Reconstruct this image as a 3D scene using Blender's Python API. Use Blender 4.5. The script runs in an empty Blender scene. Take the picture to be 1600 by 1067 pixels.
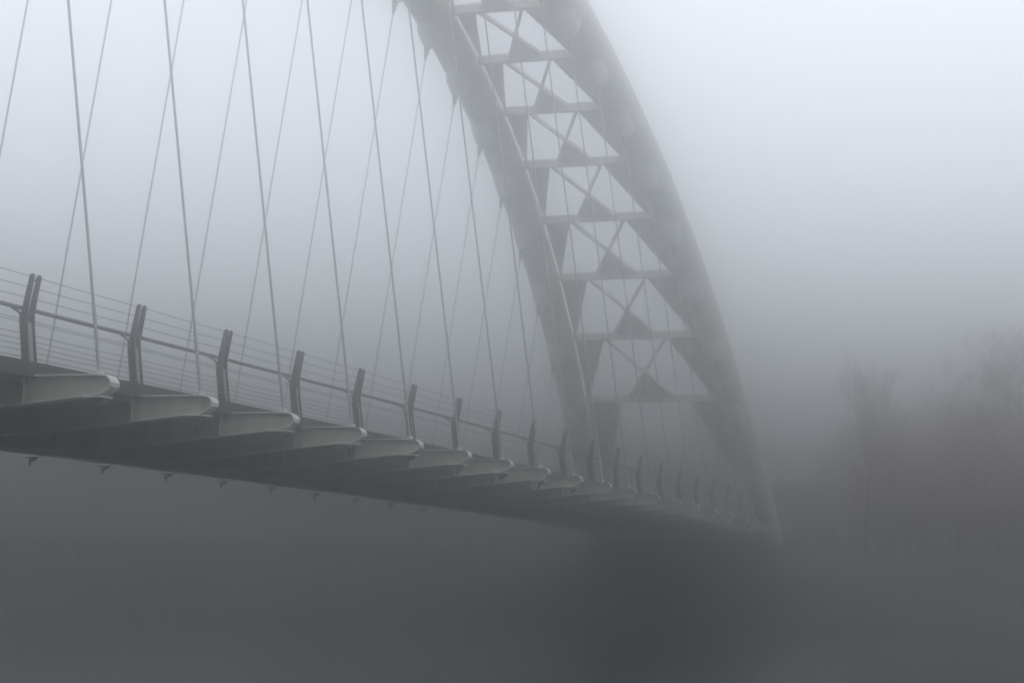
import bpy, bmesh, math, random
from mathutils import Vector, Matrix, noise
random.seed(7)
sc = bpy.context.scene
COL = sc.collection

# ------------------------------------------------------------------ camera
CAM = Vector((24.13126, -58.05812, -3.6754))
YAW, PITCH, ROLL, FPX = 0.30912, 0.13059, 0.01752, 2852.18
cy_, sy_ = math.cos(YAW), math.sin(YAW)
fh = Vector((-sy_, cy_, 0)); rt0 = Vector((cy_, sy_, 0))
fwd = fh*math.cos(PITCH) + Vector((0, 0, math.sin(PITCH)))
up0 = -fh*math.sin(PITCH) + Vector((0, 0, math.cos(PITCH)))
right = rt0*math.cos(ROLL) + up0*math.sin(ROLL)
up = -rt0*math.sin(ROLL) + up0*math.cos(ROLL)
cd = bpy.data.cameras.new('camera'); cam = bpy.data.objects.new('camera', cd)
COL.objects.link(cam); sc.camera = cam
M = Matrix.Identity(4)
for i in range(3):
    M[i][0] = right[i]; M[i][1] = up[i]; M[i][2] = -fwd[i]; M[i][3] = CAM[i]
cam.matrix_world = M
cd.sensor_width = 36; cd.lens = FPX/1600*36; cd.clip_start = .1; cd.clip_end = 6000

# ------------------------------------------------------------------ world, sun, exposure
SUN_EL, SUN_AZ = math.radians(62), math.radians(20)      # azimuth from +Y towards +X
w = bpy.data.worlds.new('World'); sc.world = w; w.use_nodes = True
nt = w.node_tree; N = nt.nodes; L = nt.links; N.clear()
sky = N.new('ShaderNodeTexSky'); sky.sky_type = 'NISHITA'; sky.sun_disc = False
sky.sun_elevation = SUN_EL; sky.sun_rotation = SUN_AZ; sky.air_density = 1; sky.dust_density = 3
tc = N.new('ShaderNodeTexCoord'); sep = N.new('ShaderNodeSeparateXYZ'); L.new(tc.outputs['Generated'], sep.inputs[0])
ramp = N.new('ShaderNodeValToRGB'); L.new(sep.outputs['Z'], ramp.inputs[0])
cr = ramp.color_ramp                                     # low fog bank brightening towards the zenith
cr.elements[0].position = 0.0; cr.elements[0].color = (.010, .019, .022, 1)
cr.elements[1].position = 0.36; cr.elements[1].color = (.84, .86, .95, 1)
e = cr.elements.new(.035); e.color = (.30, .345, .375, 1)
e = cr.elements.new(.11); e.color = (.64, .685, .745, 1)
e = cr.elements.new(.24); e.color = (.79, .82, .90, 1)
sc10 = N.new('ShaderNodeMix'); sc10.data_type = 'RGBA'; sc10.blend_type = 'MULTIPLY'; sc10.inputs[0].default_value = 1
L.new(ramp.outputs[0], sc10.inputs[6]); sc10.inputs[7].default_value = (15.5, 15.5, 15.5, 1)
mx = N.new('ShaderNodeMix'); mx.data_type = 'RGBA'; mx.inputs[0].default_value = .92
L.new(sky.outputs[0], mx.inputs[6]); L.new(sc10.outputs[2], mx.inputs[7])
bg = N.new('ShaderNodeBackground'); bg.inputs[1].default_value = .10; L.new(mx.outputs[2], bg.inputs[0])
wo = N.new('ShaderNodeOutputWorld'); L.new(bg.outputs[0], wo.inputs[0])
sd = bpy.data.lights.new('sun', 'SUN'); sd.energy = .5; sd.angle = math.radians(30); sd.color = (1, .97, .93)
so = bpy.data.objects.new('sun', sd); COL.objects.link(so)
so.rotation_euler = Vector((-math.sin(SUN_AZ)*math.cos(SUN_EL), -math.cos(SUN_AZ)*math.cos(SUN_EL), -math.sin(SUN_EL))).to_track_quat('-Z', 'Y').to_euler()
sc.view_settings.view_transform = 'Standard'; sc.view_settings.look = 'None'
sc.view_settings.exposure = 0.0; sc.view_settings.gamma = 1; sc.view_settings.use_curve_mapping = False
sc.cycles.use_denoising = True
sc.cycles.max_bounces = 8; sc.cycles.volume_bounces = 3; sc.cycles.diffuse_bounces = 3
sc.cycles.caustics_reflective = False; sc.cycles.caustics_refractive = False

# ------------------------------------------------------------------ materials
def mat(name, base, rough=.6, metal=0.0, var=.15, scale=3.0, bump=.0, grime=None, streak=False, spec=.4):
    m = bpy.data.materials.new(name); m.use_nodes = True
    nt = m.node_tree; n = nt.nodes; l = nt.links; b = n['Principled BSDF']
    b.inputs['Roughness'].default_value = rough; b.inputs['Metallic'].default_value = metal
    b.inputs['Specular IOR Level'].default_value = spec
    g = n.new('ShaderNodeNewGeometry')
    mp = n.new('ShaderNodeMapping'); l.new(g.outputs['Position'], mp.inputs[0])
    if streak: mp.inputs['Scale'].default_value = (1, 1, .12)
    t = n.new('ShaderNodeTexNoise'); t.inputs['Scale'].default_value = scale; t.inputs['Detail'].default_value = 7
    t.inputs['Roughness'].default_value = .65; l.new(mp.outputs[0], t.inputs[0])
    r = n.new('ShaderNodeValToRGB'); l.new(t.outputs['Fac'], r.inputs[0])
    lo = tuple(c*(1-var) for c in base); hi = tuple(min(1, c*(1+var)) for c in base)
    r.color_ramp.elements[0].position = .35; r.color_ramp.elements[0].color = lo+(1,)
    r.color_ramp.elements[1].position = .65; r.color_ramp.elements[1].color = hi+(1,)
    out = r.outputs[0]
    if grime:
        t2 = n.new('ShaderNodeTexNoise'); t2.inputs['Scale'].default_value = scale*2.7; t2.inputs['Detail'].default_value = 9
        t2.inputs['Roughness'].default_value = .75; l.new(mp.outputs[0], t2.inputs[0])
        r2 = n.new('ShaderNodeValToRGB'); l.new(t2.outputs['Fac'], r2.inputs[0])
        r2.color_ramp.elements[0].position = .52; r2.color_ramp.elements[1].position = .74
        r2.color_ramp.elements[0].color = (0, 0, 0, 1); r2.color_ramp.elements[1].color = (.75, .75, .75, 1)
        mm = n.new('ShaderNodeMix'); mm.data_type = 'RGBA'; l.new(r2.outputs[0], mm.inputs[0])
        l.new(out, mm.inputs[6]); mm.inputs[7].default_value = grime+(1,); out = mm.outputs[2]
    l.new(out, b.inputs['Base Color'])
    if bump:
        bp = n.new('ShaderNodeBump'); bp.inputs['Strength'].default_value = bump; bp.inputs['Distance'].default_value = .03
        l.new(t.outputs['Fac'], bp.inputs['Height']); l.new(bp.outputs[0], b.inputs['Normal'])
    return m
M_ARCH = mat('arch_paint', (.76, .74, .64), .5, var=.08, scale=1.2, grime=(.33, .31, .27), bump=.1)
M_BRACE = mat('brace_paint', (.70, .69, .61), .55, var=.08, scale=1.5, grime=(.30, .29, .26))
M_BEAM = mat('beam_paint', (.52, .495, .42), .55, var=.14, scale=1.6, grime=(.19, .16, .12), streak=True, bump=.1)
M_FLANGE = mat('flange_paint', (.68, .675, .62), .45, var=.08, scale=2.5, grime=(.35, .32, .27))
M_ROD = mat('stainless_rod', (.34, .34, .335), .45, metal=.25, var=.1, scale=6)
M_GUSSET = mat('gusset_paint', (.84, .83, .76), .5, var=.06, scale=3, grime=(.5, .47, .4))
M_DARK = mat('socket_steel', (.06, .06, .06), .5, metal=.5, var=.2, scale=8)
M_POST = mat('post_steel', (.05, .044, .042), .55, metal=.2, var=.25, scale=6, grime=(.11, .095, .085))
M_INFILL = mat('post_infill', (.32, .30, .28), .45, metal=.3, var=.15, scale=6)
M_RAIL = mat('handrail_steel', (.13, .13, .13), .4, metal=.5, var=.15, scale=5)
M_WIRE = mat('wire_steel', (.16, .16, .16), .5, metal=.4, var=.1, scale=9)
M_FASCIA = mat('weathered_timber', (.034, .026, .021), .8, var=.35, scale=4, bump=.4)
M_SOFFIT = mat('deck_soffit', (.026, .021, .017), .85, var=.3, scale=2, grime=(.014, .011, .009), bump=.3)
M_CONC = mat('stained_concrete', (.17, .165, .155), .9, var=.25, scale=.8, grime=(.08, .08, .07), streak=True, bump=.5)
M_BARK = mat('bark', (.11, .085, .075), .9, var=.3, scale=2, bump=.3)
M_TWIG = mat('winter_twigs', (.27, .175, .155), .9, var=.3, scale=.4)
M_BANK = mat('wet_bank', (.06, .058, .045), .95, var=.4, scale=.3, grime=(.035, .045, .025), bump=.8)
M_GRASS = mat('bank_grass', (.05, .055, .03), .9, var=.4, scale=1)

def water_mat():
    m = bpy.data.materials.new('river_water'); m.use_nodes = True
    n = m.node_tree.nodes; l = m.node_tree.links; b = n['Principled BSDF']
    b.inputs['Base Color'].default_value = (.010, .024, .026, 1)
    b.inputs['Roughness'].default_value = .09; b.inputs['IOR'].default_value = 1.33
    g = n.new('ShaderNodeNewGeometry'); t = n.new('ShaderNodeTexNoise'); t.inputs['Scale'].default_value = .9
    t.inputs['Detail'].default_value = 6; l.new(g.outputs['Position'], t.inputs[0])
    bp = n.new('ShaderNodeBump'); bp.inputs['Strength'].default_value = .06; bp.inputs['Distance'].default_value = .03
    l.new(t.outputs['Fac'], bp.inputs['Height']); l.new(bp.outputs[0], b.inputs['Normal'])
    return m
M_WATER = water_mat()

# ------------------------------------------------------------------ helpers
def link(name, bm, m, parent=None, smooth=False):
    bmesh.ops.recalc_face_normals(bm, faces=bm.faces)
    me = bpy.data.meshes.new(name); bm.to_mesh(me); bm.free()
    if smooth:
        for p in me.polygons: p.use_smooth = True
    me.materials.append(m)
    o = bpy.data.objects.new(name, me); COL.objects.link(o)
    if parent: o.parent = parent
    return o
def share(name, me, parent):
    o = bpy.data.objects.new(name, me); COL.objects.link(o); o.parent = parent; return o
def empty(name, loc=(0, 0, 0), parent=None):
    o = bpy.data.objects.new(name, None); COL.objects.link(o); o.location = loc
    if parent: o.parent = parent
    return o
def tag(o, label=None, cat=None, group=None, kind=None):
    if label: o['label'] = label
    if cat: o['category'] = cat
    if group: o['group'] = group
    if kind: o['kind'] = kind
    return o
def hexa(bm, P):
    v = [bm.verts.new(p) for p in P]
    for f in ((0, 1, 2, 3), (4, 7, 6, 5), (0, 4, 5, 1), (1, 5, 6, 2), (2, 6, 7, 3), (3, 7, 4, 0)):
        bm.faces.new([v[i] for i in f])
def box(bm, x0, x1, y0, y1, z0, z1):
    hexa(bm, [(x0, y0, z0), (x1, y0, z0), (x1, y1, z0), (x0, y1, z0), (x0, y0, z1), (x1, y0, z1), (x1, y1, z1), (x0, y1, z1)])
def tube(bm, pts, rad, seg=12, cap=True):
    pts = [Vector(p) for p in pts]; rings = []
    if not hasattr(rad, '__len__'): rad = [rad]*len(pts)
    t0 = (pts[1]-pts[0]).normalized(); ref = Vector((0, 0, 1)) if abs(t0.z) < .9 else Vector((1, 0, 0))
    nrm = (ref - t0*ref.dot(t0)).normalized()
    for i, p in enumerate(pts):
        t = (pts[min(i+1, len(pts)-1)]-pts[max(i-1, 0)]).normalized()
        nrm = (nrm - t*nrm.dot(t)).normalized(); bn = t.cross(nrm)
        rings.append([bm.verts.new(p+(nrm*math.cos(a)+bn*math.sin(a))*rad[i]) for a in [2*math.pi*k/seg for k in range(seg)]])
    for a, b in zip(rings, rings[1:]):
        for k in range(seg): bm.faces.new((a[k], a[(k+1) % seg], b[(k+1) % seg], b[k]))
    if cap:
        bm.faces.new(rings[0][::-1]); bm.faces.new(rings[-1])
def bar(bm, a, b, wdt, hgt, upv=Vector((0, 0, 1))):
    a = Vector(a); b = Vector(b); t = (b-a).normalized(); s = t.cross(upv).normalized(); u = s.cross(t)
    s *= wdt/2; u *= hgt/2
    hexa(bm, [a-s-u, a+s-u, a+s+u, a-s+u, b-s-u, b+s-u, b+s+u, b-s+u])
def plate(bm, pts, th, nrm=None):
    pts = [Vector(p) for p in pts]
    if nrm is None: nrm = (pts[1]-pts[0]).cross(pts[2]-pts[0]).normalized()
    a = [bm.verts.new(p-nrm*th/2) for p in pts]; b = [bm.verts.new(p+nrm*th/2) for p in pts]
    bm.faces.new(a[::-1]); bm.faces.new(b); n = len(pts)
    for i in range(n): bm.faces.new((a[i], a[(i+1) % n], b[(i+1) % n], b[i]))
def sweep(bm, prof, ys):
    """closed X-Z profile swept along the cambered deck line"""
    rings = [[bm.verts.new((x, y, z+zd(y))) for x, z in prof] for y in ys]; n = len(prof)
    for a, b in zip(rings, rings[1:]):
        for i in range(n): bm.faces.new((a[i], a[(i+1) % n], b[(i+1) % n], b[i]))
    bm.faces.new(rings[0][::-1]); bm.faces.new(rings[-1])

# ------------------------------------------------------------------ bridge dimensions
S = 4.2
def Y(n): return (n-6.5)*S
def zd(y): return -.00014*y*y
AL, AH, AQ = 51.8491, 22.5962, .14599
def za(y): u = (y/AL)**2; return AH*(1-u)*(1+AQ*u)
def xa(y): z = za(y); return 5.49308-.1111*z-.12224*(z/10-1)**2
RT = .87
def rad(y): return RT-.15*min(1, max(0, (abs(y)-28)/22))
FIRST, LAST = -4, 17
GROUND = -5.4

# ------------------------------------------------------------------ setting
bm = bmesh.new(); box(bm, -1500, 1500, -1490, 1490, GROUND-2.0, GROUND-.35)
tag(link('ground', bm, M_BANK), 'dark river bed and low ground under the water', 'ground', kind='structure')
bm = bmesh.new(); box(bm, -1498, 1498, -51, 58, GROUND-.34, GROUND)
tag(link('river_water', bm, M_WATER), 'dark still river water below the bridge', 'water', kind='structure')

def mound(x, y):                           # embankment that carries the bridge end
    q = min(1, max(0, (y-44)/7)); q = q*q*(3-2*q)
    return GROUND-.6+(-1.05-GROUND+.6)*q*math.exp(-(x/17)**4)
def bank(name, y0, y1, zf, label):
    bm = bmesh.new(); xs = [-1498]+[-300+i*12 for i in range(20)]+[-60+i*2.5 for i in range(48)]+[60+i*12 for i in range(21)]+[1498]; m = 40
    g = []
    for x in xs:
        row = []
        for j in range(m):
            y = y0+(y1-y0)*(j/(m-1))**2
            z = zf(abs(y-y0))+noise.noise(Vector((x*.05, y*.05, 3)))*.5*min(1, abs(y-y0)/6)
            if y0 > 0: z = max(z, mound(x, y))
            row.append(bm.verts.new((x, y+noise.noise(Vector((x*.03, 0, 1)))*2.5*(1 if j == 0 else .3), z)))
        g.append(row)
    for a, b in zip(g, g[1:]):
        for j in range(m-1): bm.faces.new((a[j], b[j], b[j+1], a[j+1]))
    return tag(link(name, bm, M_BANK, smooth=True), label, 'bank', kind='structure')
bank('far_bank', 44, 1480, lambda d: GROUND-.5+min(d, 12)*.38+min(max(d-30, 0), 300)*.035, 'dark wooded far bank fading into the fog')
bank('near_bank', -50, -1480, lambda d: GROUND-.5+min(d, 3)*.22, 'dark near bank of the river')

# ------------------------------------------------------------------ the bridge: one thing
bridge = empty('arch_footbridge', (0, 0, 0))
tag(bridge, 'pale steel twin arch footbridge with hanger rods receding into fog', 'bridge')

YS = [Y(FIRST-2)-2+i*(Y(LAST+2)+4-Y(FIRST-2))/64 for i in range(65)]
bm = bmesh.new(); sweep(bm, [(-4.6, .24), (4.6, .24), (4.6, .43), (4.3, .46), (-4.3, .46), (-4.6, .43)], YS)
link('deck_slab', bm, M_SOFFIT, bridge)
for s in (1, -1):
    bm = bmesh.new()
    a, b = sorted((s*4.603, s*4.68))
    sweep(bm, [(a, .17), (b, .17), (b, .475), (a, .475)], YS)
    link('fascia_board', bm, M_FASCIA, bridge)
    bm = bmesh.new(); x = s*4.33
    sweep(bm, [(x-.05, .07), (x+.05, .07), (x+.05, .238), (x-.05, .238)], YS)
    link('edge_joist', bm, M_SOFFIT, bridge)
for x in (-1.6, 1.6):
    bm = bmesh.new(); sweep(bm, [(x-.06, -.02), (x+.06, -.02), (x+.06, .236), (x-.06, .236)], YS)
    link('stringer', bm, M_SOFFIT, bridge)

# floor beams: web, flange that wraps the rounded ends, anchor plates
def beam_profile():
    def zb(x): return -.62+.45*(abs(x)/5.9)**1.5
    half = []
    for i in range(0, 13): x = 5.9*i/12; half.append((x, zb(x)))
    half += [(6.02, -.165), (6.16, -.135), (6.27, -.08), (6.335, -.01), (6.34, .055), (6.31, .115), (6.25, .16), (6.15, .185), (6.0, .195)]
    topl = [(4.9, .2), (3, .205), (0, .21)]
    r = half+topl
    l = [(-x, z) for x, z in r[::-1]][1:-1]
    return r+l
PROF = beam_profile()
def web_mesh():
    bm = bmesh.new()
    inner = [(x*.996, z) for x, z in PROF]
    plate(bm, [(x, 0, z) for x, z in inner], .03, Vector((0, 1, 0)))
    # vertical stiffeners at the deck edge and mid points
    for s in (1, -1):
        for x in (4.42, 2.2):
            for f in (1, -1):
                zb = -.62+.45*(x/5.9)**1.5
                box(bm, s*x-.012, s*x+.012, min(f*.016, f*.13), max(f*.016, f*.13), zb+.015, .17)
    return bm
def flange_mesh():
    bm = bmesh.new(); n = len(PROF); hw, th = .17, .028
    P = [Vector((x, 0, z)) for x, z in PROF]
    rings = []
    for i in range(n):
        a, b, c = P[i-1], P[i], P[(i+1) % n]
        t = (c-a).normalized(); nr = Vector((t.z, 0, -t.x))       # outward
        if nr.dot(b-Vector((math.copysign(min(abs(b.x), 5.8), b.x), 0, 0))) < 0: nr = -nr
        rings.append([bm.verts.new(b+nr*o+Vector((0, yy, 0))) for o, yy in ((0, -hw), (th, -hw), (th, hw), (0, hw))])
    for i in range(n):
        a, b = rings[i], rings[(i+1) % n]
        for k in range(4): bm.faces.new((a[k], a[(k+1) % 4], b[(k+1) % 4], b[k]))
    return bm
def anchor_mesh(s):
    bm = bmesh.new()
    box(bm, s*6.0-.22, s*6.0+.22, -.19, .19, -.235, -.20); return bm
def lug_mesh(s):
    bm = bmesh.new(); tube(bm, [(s*6.01, 0, .2), (s*6.01, 0, .30)], .085, 10); return bm
beam0 = None
for n in range(FIRST-2, LAST+3):
    y = Y(n)
    if beam0 is None:
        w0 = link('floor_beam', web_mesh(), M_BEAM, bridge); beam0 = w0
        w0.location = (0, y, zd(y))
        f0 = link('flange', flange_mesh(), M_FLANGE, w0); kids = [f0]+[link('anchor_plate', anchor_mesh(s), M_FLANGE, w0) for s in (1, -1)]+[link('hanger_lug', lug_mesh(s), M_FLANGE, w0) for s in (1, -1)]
    else:
        o = beam0.copy(); COL.objects.link(o); o.location = (0, y, zd(y))
        for c in kids:
            k = c.copy(); COL.objects.link(k); k.parent = o

# arch ribs
NS = 120
for s in (1, -1):
    yy = [-54.5+109*i/NS for i in range(NS+1)]
    bm = bmesh.new(); tube(bm, [(s*xa(y), y, za(y)) for y in yy], [rad(y) for y in yy], 32)
    rib = link('arch_rib', bm, M_ARCH, bridge, smooth=True)
    for n in range(FIRST, LAST+1):
        y = Y(n); T = Vector((s*xa(y), y, za(y))); B = Vector((s*6.01, y, zd(y)+.26))
        u = (B-T).normalized(); d = .05
        t = Vector((s*xa(y+d)-s*xa(y-d), 2*d, za(y+d)-za(y-d))).normalized()
        nn = t.cross(u).normalized()
        bm = bmesh.new(); rows = []
        steps = [(.25, 1.45, .62), (.60, 1.22, .56), (.80, .98, .48), (.95, .76, .39), (1.10, .76, .44), (1.25, .60, .36), (1.40, .45, .28), (1.53, .32, .21), (1.64, .16, .12)]
        for dist, hwid, hth in steps:
            c = T+u*dist
            rows.append([bm.verts.new(c+t*a*hwid+nn*b*hth) for a, b in ((-1, -.25), (-.6, -1), (.6, -1), (1, -.25), (1, .25), (.6, 1), (-.6, 1), (-1, .25))])
        for a, b in zip(rows, rows[1:]):
            for k in range(8): bm.faces.new((a[k], a[(k+1) % 8], b[(k+1) % 8], b[k]))
        bm.faces.new(rows[0][::-1]); bm.faces.new(rows[-1])
        link('hanger_gusset', bm, M_GUSSET, rib, smooth=True)
        # hanger rod with fork socket above and tension sleeve below
        bm = bmesh.new(); tube(bm, [T+u*1.75, B], .030, 8, cap=False)
        h = link('hanger_rod', bm, M_ROD, bridge, smooth=True)
        bm = bmesh.new(); tube(bm, [T+u*1.52, T+u*1.62, T+u*1.84, T+u*2.10, T+u*2.20], [.12, .14, .115, .06, .036], 10, cap=False)
        link('fork_socket', bm, M_DARK, h, smooth=True)
        bm = bmesh.new(); tube(bm, [B-u*1.35, B-u*1.30, B-u*.06, B], [.031, .036, .037, .055], 10, cap=False)
        link('tension_sleeve', bm, M_ROD, h, smooth=True)

# bracing between the ribs
def inner(s, y):
    return Vector((s*(xa(y)-rad(y)*.93), y, za(y)))
def pt(u, y, gap=0.0):
    a, b = inner(-1, y), inner(1, y)
    return a.lerp(b, u)
for n in range(FIRST, LAST+1):
    y = Y(n); a = inner(-1, y); b = inner(1, y)
    tang = Vector((0, 1, (za(y+.1)-za(y-.1))/.2)).normalized()
    bm = bmesh.new(); bar(bm, a-Vector((.1, 0, 0)), b+Vector((.1, 0, 0)), .22, .36)
    o = link('cross_beam', bm, M_BRACE, bridge)
    bm = bmesh.new(); bar(bm, a+Vector((.05, 0, -.198)), b+Vector((-.05, 0, -.198)), .30, .03)
    link('bottom_flange', bm, M_BRACE, o)
def panel(yu, yl, lowest=False):
    P = lambda u, y: pt(u, y)
    width = (inner(1, yu)-inner(-1, yu)).length
    g = .20/width                                    # slit between rib and plate
    sg = 1 if yl > yu else -1
    yu2 = yu+sg*.13; yl2 = yl-sg*.13
    for m in (0, 1):
        f = (lambda u: u) if m == 0 else (lambda u: 1-u)
        if m: g = -.02
        bm = bmesh.new()
        if lowest:
            K = 8; edge = [P(f(g), yu2+(yl2-yu2)*k/K) for k in range(K+1)]
            free = [P(f(.25*(1-(k/K))**1.15+g), yu2+(yl2-yu2)*k/K) for k in range(K)]
            for k in range(K-1): plate(bm, [edge[k], free[k], free[k+1], edge[k+1]], .05)
            plate(bm, [edge[K-1], free[K-1], edge[K]], .05)
        else:
            plate(bm, [P(f(g), yu2), P(f(.25), yu2), P(f(max(g, .02)+.01), yl2), P(f(g), yl2)], .05)
        o = link('corner_plate', bm, M_BRACE, bridge)
        bm = bmesh.new()
        if not lowest:
            bar(bm, P(f(.25), yu2)+Vector((0, 0, -.03)), P(f(.035), yl2)+Vector((0, 0, -.03)), .05, .16); link('edge_stiffener', bm, M_BRACE, o)
        else: bm.free()
    if lowest: return
    ya = yu+(yl-yu)*.54
    ap = P(.5, ya)
    for a, b in ((.26, .66), (.74, .34)):
        bm = bmesh.new(); bar(bm, P(a, yu2), ap.lerp(P(b, yl2), .97), .13, .18)
        link('diagonal_strut', bm, M_BRACE, bridge)
    bm = bmesh.new(); plate(bm, [ap, P(.355, yl2), P(.645, yl2)], .05)
    link('centre_plate', bm, M_BRACE, bridge)
for n in range(FIRST, LAST):
    if n >= 6: panel(Y(n), Y(n+1))
    else: panel(Y(n+1), Y(n))
panel(Y(LAST), 51, True); panel(Y(FIRST), -51, True)

# ------------------------------------------------------------------ railings
WZ = [2.16, 1.95, 1.75, 1.50, 1.32, 1.27, 1.04, .92, .81, .70, .58]
def post_x(z):      # centre line of the bent post, distance from the bridge axis
    if z < 1.35: return 4.50-.15*(z-.2)/1.15
    return 4.35+.16*(z-1.35)/.85
def blade_mesh():
    bm = bmesh.new()
    zs = [(.22, .09), (.8, .085), (1.25, .085), (1.40, .085), (1.46, .062), (1.8, .056), (2.16, .05), (2.20, .038), (2.22, .01)]
    out = [(post_x(z)+h, z) for z, h in zs]; inn = [(post_x(z)-h, z) for z, h in zs][::-1]
    plate(bm, [(x, 0, z) for x, z in out+inn], .045, Vector((0, 1, 0))); return bm
def railing(s, label):
    r = empty('railing'); tag(r, label, 'railing')
    ms = {}
    for n in range(FIRST-2, LAST+3):
        y = Y(n)
        p = empty('post', (0, y, zd(y)), r); p.scale = (s, 1, 1)
        if not ms:
            a = link('blade', blade_mesh(), M_POST, p); a.location.y = -.12; ms['b'] = a.data
            bm = bmesh.new()
            plate(bm, [(post_x(.5)+.055, 0, .5), (post_x(1.28)+.05, 0, 1.28), (post_x(1.28)-.05, 0, 1.28), (post_x(.5)-.055, 0, .5)], .21, Vector((0, 1, 0)))
            ms['i'] = link('infill', bm, M_INFILL, p).data
            bm = bmesh.new()
            box(bm, 4.38, 4.62, -.17, .17, .44, .48)
            for z in (1.42, 2.1): tube(bm, [(post_x(z), -.13, z), (post_x(z), .13, z)], .018, 8)
            ms['f'] = link('foot_plate', bm, M_POST, p).data
            bm = bmesh.new()
            tube(bm, [(4.30, 0, 1.30), (4.255, 0, 1.36), (4.22, 0, 1.43), (4.15, 0, 1.50), (4.06, 0, 1.555), (4.01, 0, 1.575)], .024, 8)
            ms['k'] = link('rail_bracket', bm, M_RAIL, p, smooth=True).data
        else:
            share('blade', ms['b'], p).location.y = -.12
            share('infill', ms['i'], p); share('foot_plate', ms['f'], p); share('rail_bracket', ms['k'], p)
        share('blade', ms['b'], p).location.y = .12
    ys = [y for y in YS]
    bm = bmesh.new(); tube(bm, [(s*4.03, y, zd(y)+1.615) for y in ys], .046, 10, cap=False)
    link('handrail', bm, M_RAIL, r, smooth=True)
    for z in WZ:
        pts = []
        for n in range(FIRST-2, LAST+2):
            for k in range(6):
                y = Y(n)+S*k/6; pts.append((s*post_x(z), y, zd(y)+z-.012*math.sin(math.pi*k/6)*(1+.4*math.sin(n*2.1+z*9))))
        pts.append((s*post_x(z), Y(LAST+2), zd(Y(LAST+2))+z))
        bm = bmesh.new(); tube(bm, pts, .0072, 5, cap=False); link('wire', bm, M_WIRE, r, smooth=True)
railing(1, 'dark steel wire railing with bent twin-blade posts along the near deck edge')
railing(-1, 'railing along the far deck edge, only its post tips showing over the deck')

# ------------------------------------------------------------------ lamps hung below the beam ends
ORD = ['first', 'second', 'third', 'fourth', 'fifth', 'sixth', 'seventh', 'eighth', 'ninth', 'tenth', 'eleventh', 'twelfth']
def lamp_meshes(root):
    bm = bmesh.new(); box(bm, -.15, .15, -.10, .10, -.025, 0); p = link('mount_plate', bm, M_DARK, root)
    bm = bmesh.new(); tube(bm, [(-.04, 0, -.02), (-.05, 0, -.10)], .03, 8); box(bm, -.10, .03, -.05, .05, -.115, -.085); link('arm', bm, M_DARK, root)
    bm = bmesh.new(); tube(bm, [(.16, -.05, -.045), (.06, -.02, -.085), (-.03, 0, -.12)], [.05, .045, .03], 10); link('lamp_head', bm, M_DARK, root, smooth=True)
    bm = bmesh.new(); tube(bm, [(-.05, 0, -.11), (-.055, 0, -.20), (-.06, 0, -.27)], [.045, .04, .022], 10); link('lamp_tail', bm, M_DARK, root, smooth=True)
proto = None
def lamp(n, s, label, grp):
    global proto
    y = Y(n)
    if proto is None:
        proto = empty('lamp_fixture'); lamp_meshes(proto); o = proto
    else:
        o = proto.copy(); COL.objects.link(o)
        for c in proto.children:
            k = c.copy(); COL.objects.link(k); k.parent = o
    o.location = (s*6.03, y, zd(y)-.236); tag(o, label, 'lamp', grp)
for i, n in enumerate(range(4, 13)):
    lamp(n, -1, 'small dark lamp hanging below the far edge of the deck, %s from the left' % ORD[i], 'lamps under the far beam ends')
for i, n in enumerate(range(0, 9)):
    lamp(n, 1, 'small dark lamp under the rounded near beam tip, %s tip from the left' % ORD[i], 'lamps under the near beam ends')

# ------------------------------------------------------------------ abutment and blocks at the far end
ab = empty('bridge_abutment', (0, 57, 0))
tag(ab, 'dark concrete abutment where the deck and both arch feet land', 'abutment')
bm = bmesh.new(); box(bm, -6.2, 6.2, 0, 9, GROUND-1, -.75); o = link('wall', bm, M_CONC, ab)
for s in (1, -1):
    bm = bmesh.new()
    hexa(bm, [(s*4.2, -7.5, GROUND-1), (s*7.2, -7.5, GROUND-1), (s*7.2, -.01, GROUND-1), (s*4.2, -.01, GROUND-1), (s*4.6, -6.5, -2.6), (s*6.8, -6.5, -2.6), (s*6.8, -.01, -1.3), (s*4.6, -.01, -1.3)])
    link('arch_footing', bm, M_CONC, ab)
# ------------------------------------------------------------------ trees
def grow(bm_t, bm_c, base, h, spread, seed, levels=4, dense=1.0, upw=.6):
    rnd = random.Random(seed)
    def branch(bm, p, d, ln, r, lvl):
        k = 4 if lvl < 2 else 3 if lvl < 3 else 2
        pts = [p]; q = p; dd = d.copy()
        for i in range(k):
            dd = (dd+Vector((rnd.gauss(0, .13), rnd.gauss(0, .13), rnd.gauss(.05, .08)))).normalized()
            q = q+dd*ln/k; pts.append(q)
        tube(bm, pts, [r*(1-.75*i/k) for i in range(k+1)], 7 if lvl == 0 else 4 if lvl < 3 else 3, cap=False)
        if lvl >= levels: return
        nb = int((9, 7, 6, 6, 5)[min(lvl, 4)]*dense)
        for j in range(nb):
            f = rnd.uniform(.28 if lvl == 0 else .2, 1.0)
            i = min(k-1, int(f*k)); pp = pts[i].lerp(pts[i+1], f*k-i)
            a = rnd.uniform(0, 2*math.pi); out = Vector((math.cos(a), math.sin(a), 0))
            nd = (dd*.5+out*spread+Vector((0, 0, upw*rnd.uniform(.5, 1.1)))).normalized()
            branch(bm_c, pp, nd, ln*rnd.uniform(.34, .52)*(1.15-.45*f if lvl == 0 else 1), max(.012, r*(1-.7*f)*.5), lvl+1)
    branch(bm_t, Vector(base), Vector((rnd.gauss(0, .04), rnd.gauss(0, .04), 1)).normalized(), h, h*.017, 0)
def ray_xy(px, dist):                      # ground spot at a bearing from the viewpoint
    x = (px-800)/FPX; d = (fh+rt0*x).normalized()
    return CAM.x+d.x*dist, CAM.y+d.y*dist
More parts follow.
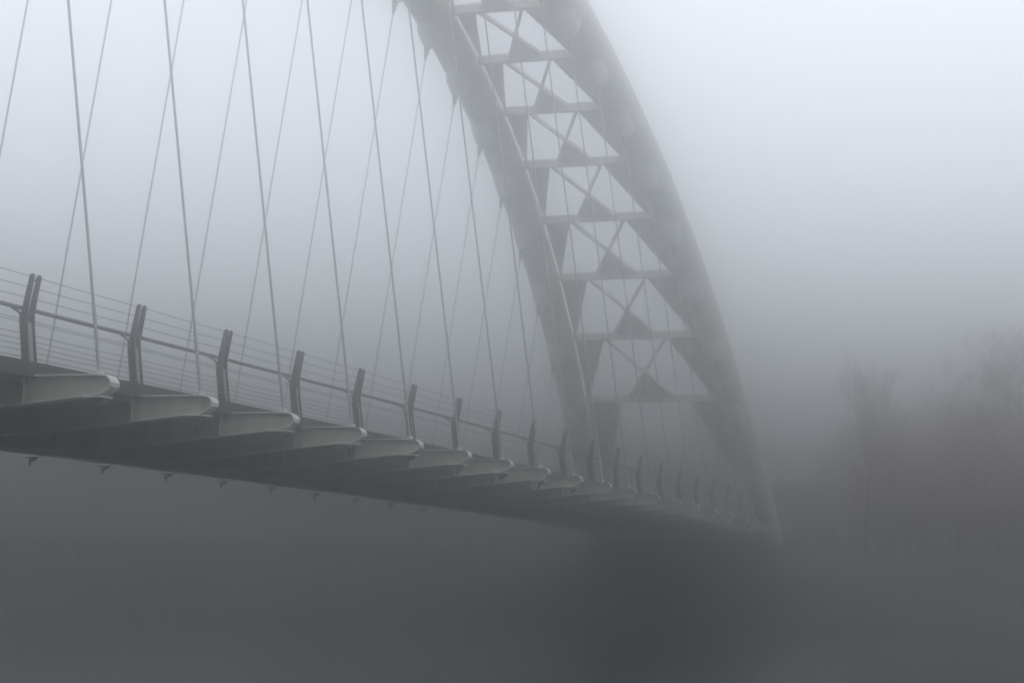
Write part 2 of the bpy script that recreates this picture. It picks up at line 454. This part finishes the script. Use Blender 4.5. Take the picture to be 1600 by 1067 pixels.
def ground_z(x, y): return GROUND-.5+min(max(y-44, 0), 12)*.38+max(0, y-82)*.035
bx0, by0 = ray_xy(1214, 127); bx1, by1 = ray_xy(1262, 127); bx2, by2 = ray_xy(1310, 127)
blk = empty('embankment_block', (bx1, by1, 0))
tag(blk, 'dark flat topped block beside the foot of the near arch', 'wall')
d = fh*5
def ell(ax, ay, cx, cy, z): 
    bm = bmesh.new(); P = [(ax-bx1, ay-by1), (cx-bx1, cy-by1), (cx-bx1+d.x, cy-by1+d.y), (ax-bx1+d.x, ay-by1+d.y)]
    hexa(bm, [(p[0], p[1], GROUND-1) for p in P]+[(p[0], p[1], z) for p in P]); return bm
link('low_block', ell(bx0, by0, bx1-.02, by1, 3.42), M_CONC, blk)
link('tall_block', ell(bx1, by1, bx2, by2, 3.60), M_CONC, blk)

def tree(px, dist, h, seed, label, spread=.8, dense=1.0, upw=.6, name='bare_tree'):
    x, y = ray_xy(px, dist); z = GROUND-.5+min(max(y-44, 0), 12)*.38+max(0, y-82)*.035
    root = empty(name, (x, y, z-.3)); tag(root, label, 'tree', 'bare trees on the far bank')
    bt, bc = bmesh.new(), bmesh.new()
    grow(bt, bc, (0, 0, 0), h*.74, spread, seed, dense=dense, upw=upw)
    link('trunk', bt, M_BARK, root); link('crown', bc, M_TWIG, root)
TREES = [
 (1352, 112, 12.6, 1, 'slender bare tree with upright twigs right of the dark block', .45, 1.0, 1.1),
 (1395, 118, 12.4, 2, 'thin bare tree close behind the slender one, slightly shorter', .5, 1.0, 1.0),
 (1452, 124, 10.6, 3, 'low rounded bare tree in the dip of the tree line', .8, 1.0, .6),
 (1500, 116, 12.6, 4, 'tall bare tree on the left shoulder of the big clump', .7, 1.1, .7),
 (1560, 112, 13.4, 5, 'broad dense bare tree near the right edge of the photo', .85, 1.25, .6),
 (1625, 114, 14.6, 6, 'large bare tree cut by the right edge of the photo', .85, 1.2, .6),
 (1040, 135, 13, 8, 'faint bare tree framed by the portal of the arch', .8, 1.0, .6),
 (1110, 140, 11.5, 9, 'faint bare tree seen behind the foot of the near arch', .8, 1.0, .6),
 (970, 140, 12, 10, 'pale bare tree seen behind the railing left of the portal', .8, 1.0, .6),
 (1290, 140, 8, 11, 'small scrubby tree rising just behind the dark block', .8, .9, .6),
]
for px, dist, h, seed, lab, sp, de, uw in TREES: tree(px, dist, h, seed, lab, sp, de, uw)

# far wood that reads as one mass
rnd = random.Random(5); bt = bmesh.new()
for i in range(430):
    px = rnd.uniform(-500, 1900); dist = rnd.uniform(175, 330)
    if i >= 230: px = rnd.uniform(1330, 1900); dist = rnd.uniform(118, 175)
    if i < 230 and 1180 < px < 1480 and rnd.random() < .5: continue
    x, y = ray_xy(px, dist)
    if y < 84: continue
    z = GROUND-.5+min(max(y-44, 0), 12)*.38+min(max(0, y-82), 300)*.035-.3
    h = rnd.uniform(7, 12)+(3 if px > 1480 and i < 230 else 0)
    p = Vector((x, y, z)); tube(bt, [p, p+Vector((rnd.gauss(0, .5), rnd.gauss(0, .5), h))], [h*.018, .03], 4, cap=False)
    for j in range(60 if i < 230 else 110):
        f = rnd.uniform(.12, 1); a = rnd.uniform(0, 6.283); q = p+Vector((0, 0, h*f))
        ln = h*(.42-.27*f)*rnd.uniform(.6, 1.2); d = Vector((math.cos(a), math.sin(a), rnd.uniform(.3, 1.1)))*ln
        m1 = q+d*.5+Vector((rnd.gauss(0, .2), rnd.gauss(0, .2), 0))
        tube(bt, [q, m1, q+d], [.06, .035, .012], 3, cap=False)
        for k in range(3):
            e2 = m1+Vector((rnd.gauss(0, .7), rnd.gauss(0, .7), rnd.uniform(.2, 1.2))); tube(bt, [m1, e2], [.03, .01], 3, cap=False)
tag(link('far_wood', bt, M_TWIG), 'bare wood on the far shore dissolving into fog', 'wood', kind='stuff')

# reeds and scrub at the foot of the far bank
rnd = random.Random(9); bt = bmesh.new()
for i in range(9000):
    x = rnd.uniform(-90, 70); y = rnd.uniform(45, 58); z = GROUND-.5+min(y-44, 12)*.38
    h = rnd.uniform(.5, 1.8); d = Vector((rnd.gauss(0, .25), rnd.gauss(0, .25), h)); s_ = rnd.uniform(.01, .03); p = Vector((x, y, z-.1))
    v = [bm_ for bm_ in (bt.verts.new(p-Vector((s_, 0, 0))), bt.verts.new(p+Vector((s_, 0, 0))), bt.verts.new(p+d))]; bt.faces.new(v)
tag(link('reeds', bt, M_GRASS), 'dark reeds and scrub along the far water line', 'reeds', kind='stuff')

# ------------------------------------------------------------------ fog
HZ_DENS, HZ_COL, HZ_G = .0222, (.912, .922, .917), .972
bm = bmesh.new(); box(bm, -1505, 1505, -1500, 1500, GROUND-3.2, 27.0)
hz = link('haze', bm, M_WATER); hz.data.materials.clear()
m = bpy.data.materials.new('fog'); m.use_nodes = True; n = m.node_tree.nodes; n.clear()
pv = n.new('ShaderNodeVolumePrincipled'); out = n.new('ShaderNodeOutputMaterial'); m.node_tree.links.new(pv.outputs[0], out.inputs['Volume'])
pv.inputs['Density'].default_value = HZ_DENS; pv.inputs['Color'].default_value = HZ_COL+(1,); pv.inputs['Anisotropy'].default_value = HZ_G
hz.data.materials.append(m); tag(hz, 'even grey fog filling the whole scene', 'fog', kind='stuff')
